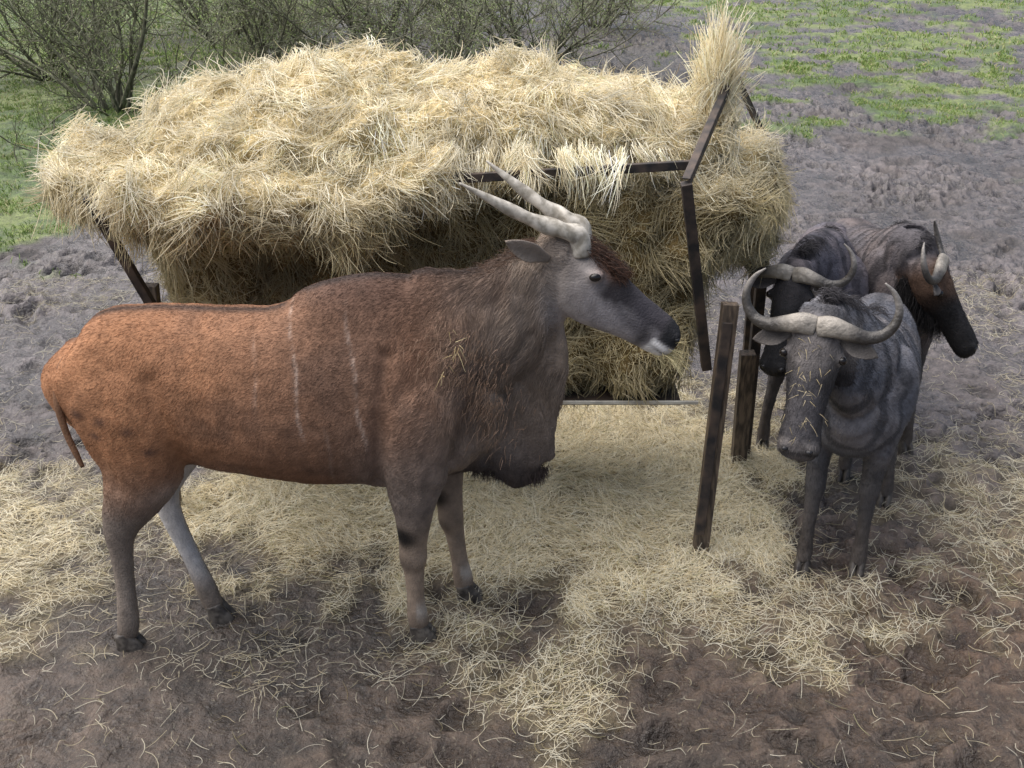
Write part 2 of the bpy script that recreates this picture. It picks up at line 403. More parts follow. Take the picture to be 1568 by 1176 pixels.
bar((1.21,5.27,1.48),(.95,4.8,1.5),.012,.012,None,'gable_tie')
bar((-1.45,4.12,1.50),(-.46,4.03,1.60),.012,.016,None,'front_rail')
bar((-.459,4.03,1.60),(.67,4.08,1.655),.012,.017,None,'front_rail')
bar((-1.5,5.15,1.5),(1.2,5.32,1.5),.02,.02,None,'rear_rail')
bar((-1.60,4.05,1.54),(-1.38,4.22,.8),.018,.018,None,'left_upright')
bar((-1.56,4.35,-.1),(-1.5,4.3,1.1),.03,.025,M_wood,'left_leg')
bar((-1.45,5.1,-.1),(-1.45,5.1,1.1),.03,.025,M_wood,'left_rear_leg')
bar((-1.5,4.185,.612),(.79,4.185,.612),.006,.008,M_tray,'tray_lip')
bar((-1.5,4.60,.60),(.72,4.60,.60),.40,.008,M_rust,'tray_floor')
E=[(-1.42,4.45,1.54,.42,.40,.13),(-1.1,4.6,1.61,.45,.5,.22),(-.7,4.55,1.66,.5,.50,.24),(-.2,4.66,1.68,.5,.47,.21),(.25,4.72,1.68,.45,.42,.18),(.52,4.75,1.65,.32,.38,.14),
(-1.2,4.08,1.52,.36,.2,.11),(-.75,4.04,1.53,.36,.2,.12),(-.46,4.12,1.58,.22,.14,.09),(-1.0,4.7,1.80,.14,.2,.11),(-.60,4.7,1.83,.2,.2,.12),(.05,4.8,1.81,.3,.2,.10),(.35,4.78,1.78,.15,.2,.08),
(.84,4.63,1.76,.07,.1,.18),(.70,4.6,1.62,.16,.26,.12),(-1.64,4.4,1.51,.2,.28,.09)]
E2=[(-1.22,4.62,1.15,.31,.36,.36),(-.8,4.62,1.05,.45,.37,.44),(-.3,4.62,1.06,.45,.37,.46),(.2,4.62,1.06,.45,.37,.46),(.52,4.64,1.06,.27,.36,.46),(-.3,4.6,.83,1.1,.3,.2),
(.1,4.46,.79,.45,.28,.18),(.52,4.46,.80,.30,.28,.19),(-.6,4.48,.8,.6,.27,.17),
(.94,4.72,1.36,.20,.3,.20),(.85,4.42,1.42,.14,.18,.15),(1.04,4.92,1.28,.17,.28,.25),(.74,4.55,1.3,.18,.28,.2)]
hm=remesh([ellipsoid(e[:3],e[3:]) for e in E+E2],.022,3)
V,Nn=mv(hm)
V+=Nn*(.07*fbm(V,3.6,3,200)+.085*(np.abs(fbm(V*[1,1,1.5],7,2,201))-.16)+.02*fbm(V,20,2,202))[:,None]
setv(hm,V)
V,Nn=mv(hm)
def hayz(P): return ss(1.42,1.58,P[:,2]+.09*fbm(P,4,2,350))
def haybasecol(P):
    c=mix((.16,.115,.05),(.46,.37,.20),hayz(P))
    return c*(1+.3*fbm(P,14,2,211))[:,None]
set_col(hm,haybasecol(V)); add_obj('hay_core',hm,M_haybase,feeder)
def hay_flow(P0,N0,jit,seed=0,grav=1.1):
    n=len(P0); sc=2.6
    D=np.stack([fbm(P0,sc,2,300+seed),fbm(P0,sc,2,310+seed),.6*fbm(P0,sc,2,320+seed)],1)*2.0
    D+=np.stack([fbm(P0,10,2,330+seed),fbm(P0,10,2,331+seed),fbm(P0,10,2,332+seed)],1)*2.4
    D+=RNG.normal(0,jit,(n,3)); side=1-np.clip(N0[:,2],0,1)
    D[:,2]-=side*grav; D[:,1]-=.2
    return D-N0*(D*N0).sum(1)[:,None]
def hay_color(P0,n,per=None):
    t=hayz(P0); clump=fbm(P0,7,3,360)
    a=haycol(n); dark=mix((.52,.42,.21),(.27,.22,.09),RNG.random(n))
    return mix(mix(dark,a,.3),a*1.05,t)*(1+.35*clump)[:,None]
def hay_strands(name,n,lmin,lmax,r,wfn,out=.25,jit=.35,seed=0,off=.0,K=5):
    P0,N0=sample(hm,n,wfn); D=norm(norm(hay_flow(P0,N0,jit,seed))+N0*(out*np.abs(RNG.normal(0,.8,n)))[:,None])
    Ls=RNG.uniform(lmin,lmax,n); P=np.zeros((n,K,3)); p=P0+N0*off-D*(Ls*.3)[:,None]; d=D
    curl=RNG.normal(0,.32,(n,3))
    for k in range(K):
        P[:,k]=p; p=p+d*(Ls/(K-1))[:,None]; d=norm(d+curl+np.array([0,0,-.12])+RNG.normal(0,.10,(n,3)))
    R=np.full((n,K),r)*RNG.uniform(.55,1.25,(n,1)); R[:,-1]*=.4
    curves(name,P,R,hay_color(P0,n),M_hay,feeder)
def locks_from(name,P0,D0,nl,per,L0,r,spread,B0,fall=.16):
    curl0=RNG.normal(0,.22,(nl,3)); idx=np.repeat(np.arange(nl),per); n=len(idx); K=5
    p=P0[idx]+RNG.normal(0,1,(n,3))*spread-D0[idx]*(L0[idx]*.35)[:,None]
    d=norm(D0[idx]+RNG.normal(0,.2,(n,3))); Ls=L0[idx]*RNG.uniform(.5,1.15,n); curl=curl0[idx]+RNG.normal(0,.12,(n,3)); P=np.zeros((n,K,3))
    for k in range(K):
        P[:,k]=p; p=p+d*(Ls/(K-1))[:,None]; d=norm(d+curl+np.array([0,0,-fall])+RNG.normal(0,.06,(n,3)))
    R=np.full((n,K),r)*RNG.uniform(.55,1.25,(n,1)); R[:,-1]*=.4
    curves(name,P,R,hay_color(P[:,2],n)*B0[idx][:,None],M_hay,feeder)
def hay_locks(name,nl,per,lmin,lmax,r,wfn,spread=.018,seed=9):
    P0,N0=sample(hm,nl,wfn); D0=norm(norm(hay_flow(P0,N0,.5,seed,1.6))+N0*RNG.uniform(.0,.4,(nl,1)))
    locks_from(name,P0+N0*.012,D0,nl,per,RNG.uniform(lmin,lmax,nl),r,spread,RNG.uniform(.72,1.18,nl))
vis=lambda P,N:(P[:,1]<5.05)*1.+.12
hay_strands('hay_strands',75000,.05,.13,.0011,vis,.13,.6)
hay_locks('hay_locks',1350,38,.09,.22,.00105,vis)
hay_locks('hay_fringe',210,34,.10,.24,.00105,lambda P,N:(P[:,1]<4.5)*(np.abs(P[:,2]-1.50)<.09)*1.+1e-6,.02,15)
hay_strands('hay_wisps',4500,.08,.20,.0010,lambda P,N:(P[:,1]<5.2)*(1+2*(np.abs(P[:,2]-1.5)<.12)),.5,.8,5,.01)
# locks draped over the rail
nl=34; P0=np.stack([RNG.uniform(-.5,.6,nl),RNG.uniform(4.0,4.2,nl),RNG.uniform(1.62,1.70,nl)],1); D0=norm(np.stack([RNG.normal(0,.3,nl),-np.ones(nl)*.8,-RNG.uniform(.3,1.2,nl)],1))
locks_from('rail_drape',P0,D0,nl,34,RNG.uniform(.10,.22,nl),.00105,.018,RNG.uniform(.85,1.15,nl),.35)
n=1900; K=5; base=np.array([.84,4.62,1.70])+RNG.normal(0,1,(n,3))*[.022,.035,.08]; 
d=norm(np.array([.03,0,1.])+RNG.normal(0,.12,(n,3))); Ls=RNG.uniform(.10,.34,n); P=np.zeros((n,K,3)); p=base
for k in range(K):
    P[:,k]=p; p=p+d*(Ls/(K-1))[:,None]; d=norm(d+RNG.normal(0,.16,(n,3)))
curves('hay_tuft',P,np.full((n,K),.0012),haycol(n,1.1),M_hay,feeder)

# ---------------------------------------------------------------- animals
def frame(P0,f):
    f=norm(f); l=norm(np.cross([0,0,1.],f)); d=np.cross(f,l)
    M=np.eye(4); M[:3,0]=f;M[:3,1]=l;M[:3,2]=d;M[:3,3]=P0; return M
def tolocal(M,P): return (P-M[:3,3])@M[:3,:3]
def topw(M,P): return np.asarray(P)@M[:3,:3].T+M[:3,3]
def fur(name,me,n,colfn,dirfn,lenfn,r,parent,out=.22,wfn=None):
    P0,N0=sample(me,n,wfn); D=dirfn(P0)+RNG.normal(0,.16,(n,3)); D=D-N0*(D*N0).sum(1)[:,None]
    D=norm(norm(D)+N0*out); L_=lenfn(P0)*RNG.uniform(.5,1.3,n); K=3; P=np.zeros((n,K,3)); p=P0-N0*.001; d=D
    for k in range(K):
        P[:,k]=p; p=p+d*(L_/(K-1))[:,None]; d=norm(d-N0*.2+RNG.normal(0,.06,(n,3)))
    R=np.linspace(r,r*.3,K)[None,:]*RNG.uniform(.7,1.2,(n,1))
    C=colfn(P0,N0)*RNG.uniform(.68,1.35,(n,1))
    return curves(name,P,R,C,M_fur,parent)
def hoofs(feet,parent,sz=1.0,fd=(1,0)):
    parts=[]; fx,fy=fd; fx,fy=norm([fx,fy])
    for (x,y) in feet:
        z=float(gh(np.array([x]),np.array([y]))[0])-.012
        for s in(-1,1):
            px,py=-fy*s*.018*sz,fx*s*.018*sz
            parts.append(loft([(x+px-fx*.01,y+py-fy*.01,z+.085*sz,.017*sz,.03*sz),(x+px,y+py,z+.055*sz,.02*sz,.038*sz),(x+px+fx*.012*sz,y+py+fy*.012*sz,z+.02*sz,.0215*sz,.052*sz),(x+px+fx*.016*sz,y+py+fy*.016*sz,z-.005,.021*sz,.056*sz)],side=(-fy,fx,0),n=14,sub=3))
    me=pymesh('hooves',parts); add_obj('hooves',me,M_hoof,parent)
def W(L,y0=3.5): return [(a[0],a[1]+y0)+tuple(a[2:]) for a in L]
# ---- eland
eland=empty('eland')
HS=1.08
hdE=frame((.138,3.485,1.508),(.36,-.045,-.275)); hlE=hdE.copy(); hlE[:3,:3]=hdE[:3,:3]*HS
def toE(P): return tolocal(hdE,P)/HS
legs_e=[
 W([(-.35,-.13,1.12,.05,.10),(-.33,-.165,1.0,.085,.15),(-.335,-.18,.82,.088,.125),(-.345,-.165,.69,.072,.096),(-.352,-.145,.56,.054,.068),(-.36,-.125,.44,.046,.052),(-.362,-.12,.37,.047,.052),(-.362,-.115,.31,.035,.039),(-.36,-.11,.18,.030,.034),(-.358,-.105,.11,.037,.04),(-.352,-.10,.05,.034,.039)]),
 W([(-.31,.1,1.12,.05,.10),(-.30,.13,1.0,.085,.14),(-.28,.15,.82,.08,.12),(-.265,.15,.69,.066,.09),(-.25,.145,.56,.052,.065),(-.24,.145,.44,.045,.051),(-.236,.145,.37,.046,.05),(-.225,.147,.31,.035,.039),(-.208,.148,.18,.030,.034),(-.198,.148,.11,.037,.04),(-.19,.147,.05,.034,.039)]),
 W([(-1.36,-.08,1.16,.08,.14),(-1.33,-.12,1.05,.12,.2),(-1.29,-.145,.9,.115,.19),(-1.29,-.16,.77,.09,.152),(-1.33,-.165,.66,.066,.108),(-1.38,-.165,.57,.048,.076),(-1.405,-.162,.50,.042,.058),(-1.412,-.16,.42,.034,.043),(-1.42,-.158,.27,.030,.036),(-1.432,-.158,.12,.037,.041),(-1.445,-.16,.05,.034,.039)]),
 W([(-1.34,.06,1.16,.08,.14),(-1.3,.1,1.05,.12,.19),(-1.24,.13,.9,.11,.17),(-1.23,.14,.76,.08,.12),(-1.27,.12,.64,.055,.08),(-1.31,.10,.55,.044,.060),(-1.31,.09,.48,.038,.05),(-1.285,.07,.40,.034,.042),(-1.23,.045,.26,.030,.036),(-1.185,.025,.13,.036,.041),(-1.16,.015,.05,.034,.039)])]
torso=loft(W([(-1.575,0,1.14,.04,.07),(-1.53,0,1.10,.14,.17),(-1.43,0,1.065,.20,.24,.1),(-1.25,0,1.03,.235,.285,.12),(-1.05,0,1.01,.25,.295,.12),(-.85,0,.99,.265,.315,.12),(-.7,0,.995,.26,.345,.15),(-.55,0,1.025,.24,.385,.25),(-.4,0,1.03,.23,.395,.28),(-.25,0,1.03,.20,.36,.25),(-.13,0,1.04,.145,.28,.15),(-.06,0,1.06,.07,.16)]),n=32,sub=5)
neck=loft(W([(-.42,0,1.14,.14,.22),(-.24,0,1.18,.155,.26,.1),(-.10,0,1.23,.13,.23,.1),(.0,0,1.30,.105,.19,.1),(.08,0,1.38,.09,.15),(.155,-.01,1.455,.074,.108)]),n=28,sub=5)
dew=loft(W([(.09,0,.635,.010,.03),(.055,0,.665,.018,.095),(.035,0,.73,.022,.13),(.015,0,.84,.026,.15),(.02,0,.97,.032,.165),(.04,0,1.08,.045,.16),(.065,0,1.18,.055,.135),(.09,0,1.27,.05,.09)]),side=(0,1,0),n=24,sub=5)
brisk=loft(W([(-.30,0,.78,.07,.14),(-.2,0,.78,.05,.12),(-.1,0,.77,.03,.10),(.0,0,.76,.02,.08)]),n=18,sub=4)
headE=loft([(-.05,0,.0,.055,.07),(.02,0,-.005,.078,.098),(.10,0,-.018,.085,.115),(.17,0,-.022,.078,.112),(.24,0,-.018,.064,.097),(.32,0,-.010,.056,.080),(.385,0,-.004,.058,.073),(.43,0,-.002,.058,.066),(.465,0,-.002,.05,.054),(.485,0,-.002,.028,.03)],n=24,sub=4,M=hlE)
jaw=loft([(.08,0,-.075,.045,.045),(.2,0,-.085,.035,.035),(.3,0,-.068,.028,.025),(.42,0,-.055,.026,.018)],n=14,sub=3,M=hlE)
parts=[torso,neck,dew,brisk,headE,jaw]+[loft(l,n=18,sub=4) for l in legs_e]
for s in(-1,1):
    parts.append(ellipsoid(topw(hlE,(.135,s*.075,.045)),(.032,.018,.022)))
    parts.append(ellipsoid(topw(hlE,(.455,s*.032,.034)),(.022,.018,.016)))
    parts.append(ellipsoid((-.25,3.5+s*.12,1.0),(.11,.09,.22)))
me=remesh(parts,.0085,6)
V,Nn=mv(me)
z=V[:,2]; bodyw=ss(.45,.7,z)
inh=ss(.02,.12,toE(V)[:,0])*(z>1.1)*(V[:,0]>.12)
V+=Nn*(bodyw*(1-.75*inh)*(.010*fbm(V,5,3,400)+.004*fbm(V*[2.2,1,.7],16,2,401)*(1-.6*ss(-.3,-.6,V[:,0]))+.010*fbm(V*[1.8,1,.6],10,2,403)*ss(-.45,-.05,V[:,0])))[:,None]
rib=np.sin((V[:,0]+.25*(V[:,2]-1))*62)*ss(-1.1,-.95,V[:,0])*ss(-.5,-.65,V[:,0])*np.exp(-((z-.95)/.16)**2)
V+=Nn*(.002*rib)[:,None]
def groove(V,x0,z0,x1,z1,w):
    p=np.array([x0,z0]);q=np.array([x1,z1]);d=q-p;L=np.linalg.norm(d);d/=L
    r=V[:,[0,2]]-p; t=np.clip(r@d,0,L); dd=np.linalg.norm(r-t[:,None]*d,axis=1)
    return np.exp(-(dd/w)**2)
side=(np.abs(V[:,1]-3.5)>.05)
V-=Nn*(side*(.018*groove(V,-.47,.72,-.42,1.2,.025)+.014*groove(V,-.2,.8,-.1,1.15,.03)+.018*groove(V,-1.12,.78,-1.2,1.12,.035)+.012*groove(V,-1.36,.72,-1.44,.98,.03)+.010*groove(V,-.1,1.0,.06,1.25,.02)))[:,None]
setv(me,V)
def eland_col(P,N):
    x,y,z=P[:,0],P[:,1]-3.5,P[:,2]; n=fbm(P,6,3,410); nf=fbm(P*[1,1,.5],30,2,411)
    C=mix((.40,.195,.098),(.28,.135,.068),ss(-.4,.4,n))
    C=mix(C,(.235,.125,.074),ss(-1.25,-.75,x+.12*n))
    C=mix(C,(.165,.10,.069),ss(-.8,-.4,x+.12*n)*.85)
    C=mix(C,(.12,.07,.048),ss(.0,.5,n)*ss(-1.2,-.9,x)*ss(-.2,-.5,x)*.6)
    C=mix(C,(.27,.145,.088),np.exp(-(((x+.28)/.18)**2+((z-1.18)/.25)**2))*.6)
    C=mix(C,(.26,.205,.162),ss(-.42,.02,x-.1*(z-1)+.12*n))
    C=mix(C,(.205,.165,.14),ss(1.02,.66,z+.08*n)*ss(-.68,-.38,x))
    C=mix(C,(.095,.05,.034),np.exp(-((x+.52)/.2)**2)*ss(1.2,1.4,z+.06*n)*.8)
    C=mix(C,(.095,.055,.04),ss(1.30,1.42,z)*(x<.0)*.5)
    up=ss(.75,.95,N[:,2])*np.exp(-(y/.035)**2)*ss(1.1,1.25,z)
    C=mix(C,(.03,.022,.02),up*.85*(x<.1))
    C=mix(C,(.19,.155,.13),ss(.88,.54,z+.06*n)*(x<-.9)); C=mix(C,(.30,.23,.175),ss(.60,.42,z)*(x>-.6)*(x<.0)*(z<.6)); C=mix(C,(.28,.235,.195),ss(.5,.3,z)*(x<-.9)*.6); C=mix(C,(.13,.10,.08),ss(.16,.03,z)*.7)
    C=mix(C,(.62,.60,.59),((y>-.02)&(N[:,1]<.1)&(x<-1.0)&(x>-1.4))*ss(.76,.68,z)*ss(.12,.3,z)*.85)
    C=mix(C,(.5,.45,.4),np.exp(-(((x+1.16)/.09)**2+((z-.68)/.05)**2))*.4)
    C=mix(C,(.5,.47,.43),((x>-.6)&(x<0))*np.exp(-((z-.14)/.035)**2)*.55*(N[:,0]>.0))
    C=mix(C,(.04,.034,.032),((x>-.6)&(x<0))*np.exp(-((z-.36)/.03)**2)*.45*ss(.2,-.4,N[:,0]))
    for (bx,by) in((-.385,-.15),(-.285,.145)):
        C=mix(C,(.012,.011,.011),np.exp(-(((x-bx)/.05)**2+((y-by)/.09)**2+((z-.49)/.05)**2)**2)*.98)
    C=mix(C,(.045,.036,.033),ss(.84,.70,z+.05*n)*ss(-.26,-.18,x)*(np.abs(y)<.06)*.92)
    for x0,sl,z0,z1,a in((-.735,.10,.90,1.33,.38),(-.545,.12,.86,1.33,.38),(-.86,.06,1.0,1.25,.18),(-.64,.05,.7,.95,.15)):
        d=np.abs(x-(x0+sl*(1.33-z)+.006*np.sin(z*23)))
        C=mix(C,(.62,.5,.42),np.exp(-(d/.005)**2)*ss(z0,z0+.08,z)*ss(z1+.05,z1-.02,z)*a*(z>.6)*ss(-.5,.25,nf+.1))
    for bx,bz in((-1.37,.99),(-1.28,.96),(-1.40,.93),(-1.22,.88),(-1.46,1.0)):
        C=mix(C,(.05,.03,.03),np.exp(-(((x-bx)/.022)**2+((z-bz)/.016)**2))*.7*(y<0))
    H=toE(P); hx,hy,hz=H[:,0],H[:,1],H[:,2]; hd=ss(-.12,.12,hx+.04*n)*(np.abs(hy)<.14)*ss(1.08,1.18,z)*ss(.06,.12,x)*ss(-.22,-.13,hz)
    hc=mix((.32,.275,.24),(.34,.315,.32),ss(.0,.25,hx))*np.ones((len(P),3))
    hc=mix(hc,(.025,.021,.023),ss(-.015,.025,hz+.03*nf)*ss(.14,.20,hx)*.95)
    hc=mix(hc,(.26,.12,.06),np.exp(-(((hx-.165)/.04)**2+((hz-.08)/.025)**2))*.7)
    hc=mix(hc,(.05,.046,.055),ss(-.06,-.01,hz)*np.exp(-(((hx-.34)/.08)**2))*.8)
    hc=mix(hc,(.82,.80,.78),ss(.395,.41,hx)*ss(.002,-.010,hz))
    hc=mix(hc,(.02,.02,.022),ss(.40,.43,hx)*ss(-.004,.006,hz))
    hc=mix(hc,(.03,.028,.03),np.exp(-(((hx-.375)/.022)**2+((hz+.03)/.05)**2))*.88)
    hc=mix(hc,(.02,.018,.018),np.exp(-(((hx-.45)/.03)**2+((hz+.03)/.005)**2))*.9)
    C=mix(C,hc,hd)
    return np.clip(C*(1+.18*n+.18*nf)[:,None],.005,1)
V,Nn=mv(me); set_col(me,eland_col(V,Nn)); add_obj('eland_body',me,M_skin,eland)
def e_dir(P):
    D=np.tile([-.75,0,-.55],(len(P),1)); D[P[:,2]<.6]=(-.1,0,-1)
    nk=ss(-.3,.0,P[:,0])[:,None]; D=D*(1-nk)+np.array([-.35,0,-1.])*nk
    H=toE(P); h=(H[:,0]>-.02)&(P[:,2]>1.1)&(P[:,0]>.12); D[h]=-hdE[:3,0]
    return D+np.stack([fbm(P,7,2,420),0*P[:,0],fbm(P,7,2,421)],1)*.9
def e_len(P):
    l=.014+.024*ss(-.5,-.1,P[:,0])*ss(.8,1.0,P[:,2])
    H=toE(P); l=np.where((H[:,0]>.05)&(P[:,2]>1.1)&(P[:,0]>.16),.006,l); l=np.where(P[:,2]<.6,.009,l); return l
fur('eland_fur',me,125000,eland_col,e_dir,e_len,.0008,eland,.24)
def tuft(name,pts,n,spread,d,dj,l0,l1,c1,c2,r,parent,droop=.1,mat=None):
    pts=np.array(pts,float); t=RNG.random(n)*(len(pts)-1); k=np.minimum(t.astype(int),len(pts)-2) if len(pts)>1 else np.zeros(n,int)
    p=pts[k]+(pts[np.minimum(k+1,len(pts)-1)]-pts[k])*(t-k)[:,None]+RNG.normal(0,1,(n,3))*spread
    dd=norm(norm(d)+RNG.normal(0,dj,(n,3))); Ls=RNG.uniform(l0,l1,n); K=5; P=np.zeros((n,K,3))
    for q in range(K):
        P[:,q]=p; p=p+dd*(Ls/(K-1))[:,None]; dd=norm(dd+np.array([0,0,-droop])+RNG.normal(0,.07,(n,3)))
    R=np.linspace(r,r*.3,K)[None,:]*np.ones((n,1)); c=mix(c1,c2,RNG.random(n))*RNG.uniform(.7,1.2,(n,1))
    curves(name,P,R,c,mat or M_fur,parent)
tuft('crest',W([(-.28,0,1.40),(-.12,0,1.42),(.0,0,1.48),(.08,0,1.54)]),1500,(.01,.02,.006),(-.8,-.2,.2),.2,.02,.045,(.08,.05,.035),(.16,.10,.07),.001,eland)
tuft('forehead_tuft',[topw(hlE,(.06,0,.085)),topw(hlE,(.13,0,.085)),topw(hlE,(.2,0,.075))],2400,(.012,.03,.008),(.9,-.2,-.25),.35,.02,.05,(.025,.016,.012),(.09,.042,.025),.0010,eland,.25)
tuft('dewlap_tuft',W([(.12,0,.68),(.08,0,.65),(-.02,0,.66),(-.14,0,.68)]),1300,(.010,.010,.010),(.0,-.1,-1),.3,.015,.045,(.03,.025,.022),(.08,.06,.055),.001,eland)
tuft('flank_hair',W([(-.25,-.2,1.22),(-.14,-.16,1.1),(-.06,-.13,.95)]),900,(.05,.01,.08),(-.4,-.3,-1),.3,.02,.045,(.22,.14,.09),(.30,.20,.14),.0009,eland)
tuft('hay_in_mouth',[topw(hlE,(.42,-.03,-.045)),topw(hlE,(.47,0,-.035)),topw(hlE,(.46,.03,-.03))],70,(.008,.015,.006),(.9,-.1,-.5),.55,.05,.14,(.8,.72,.42),(.6,.5,.25),.0011,eland,.18,M_hay)
hp=[]
for s,tip in((-1,(-.165,3.39,1.765)),(1,(-.085,3.60,1.785))):
    b0=topw(hlE,(.065,s*.04,.06)); b1=topw(hlE,(.02,s*.046,.10)); tip=np.array(tip)
    D_=tip-b1; dn=np.array([0,0,-1.])
    hp.append(loft([(*b0,.032,.036),(*b1,.035,.029),(*(b1+D_*.14+dn*.004),.033,.026),(*(b1+D_*.3+dn*.012),.029,.023),(*(b1+D_*.5+dn*.014),.024,.019),(*(b1+D_*.72+dn*.008),.016,.015),(*tip,.003,.003)],n=18,sub=9,twist=11))
hm2=pymesh('horns',hp); add_obj('horns',hm2,M_horn_e,eland)
def ear(p0,p1,face,w,colr,parent,name='ear'):
    p0=np.array(p0);p1=np.array(p1);ax=p1-p0; f=norm(face); sd=norm(np.cross(ax,f))
    S=[]
    for t,ww in((0,.35),(.15,.6),(.4,1),(.7,.8),(.9,.4),(1,.05)):
        c=p0+ax*t; S.append((*c,w*ww,.006))
    V,F=loft(S,side=sd,n=14,sub=3)
    rel=V-p0; a=(rel@sd)/w; V=V+np.outer(a*a*w*.45,f)
    me=pymesh(name,[(V,F)]); inn=ss(.9,.3,np.abs(a)); set_col(me,mix(np.array(colr),np.array(colr)*.45,inn*.7)); add_obj(name,me,M_skin,parent)
    return me
ear((.12,3.40,1.51),(-.02,3.31,1.60),(-.1,-1,.15),.034,(.36,.30,.25),eland)
ear((.13,3.56,1.47),(.04,3.67,1.44),(0,-.6,.5),.028,(.2,.16,.13),eland)
hoofs([(-1.45,3.34),(-1.15,3.515),(-.35,3.40),(-.185,3.647)],eland,1.0)
for s in(-1,1):
    c=topw(hlE,(.135,s*.083,.043)); add_obj('eye',pymesh('eye',[ellipsoid(c,(.020,.015,.015),n=16,m=10)]),M_eye,eland)
    c=topw(hlE,(.466,s*.038,.032)); add_obj('nostril',pymesh('nostril',[ellipsoid(c,(.010,.010,.007),n=12,m=8)]),M_black,eland)
tl=loft(W([(-1.48,-.06,1.18,.02,.02),(-1.53,-.10,1.12,.016,.018),(-1.545,-.14,1.02,.013,.015),(-1.53,-.16,.92,.011,.012),(-1.50,-.18,.84,.010,.011),(-1.48,-.19,.79,.007,.007)]),n=10,sub=4)
tm=pymesh('tail',[tl]); V,_=mv(tm); set_col(tm,np.tile((.17,.09,.05),(len(V),1))); add_obj('tail',tm,M_skin,eland)
tuft('hay_on_coat',W([(-.20,-.19,1.30),(-.17,-.2,1.25),(-.2,-.21,1.2),(-.23,-.22,1.14)]),16,(.012,.004,.012),(-.2,-.3,-1),.6,.02,.07,(.7,.6,.35),(.55,.42,.2),.0011,eland,.05,M_hay)
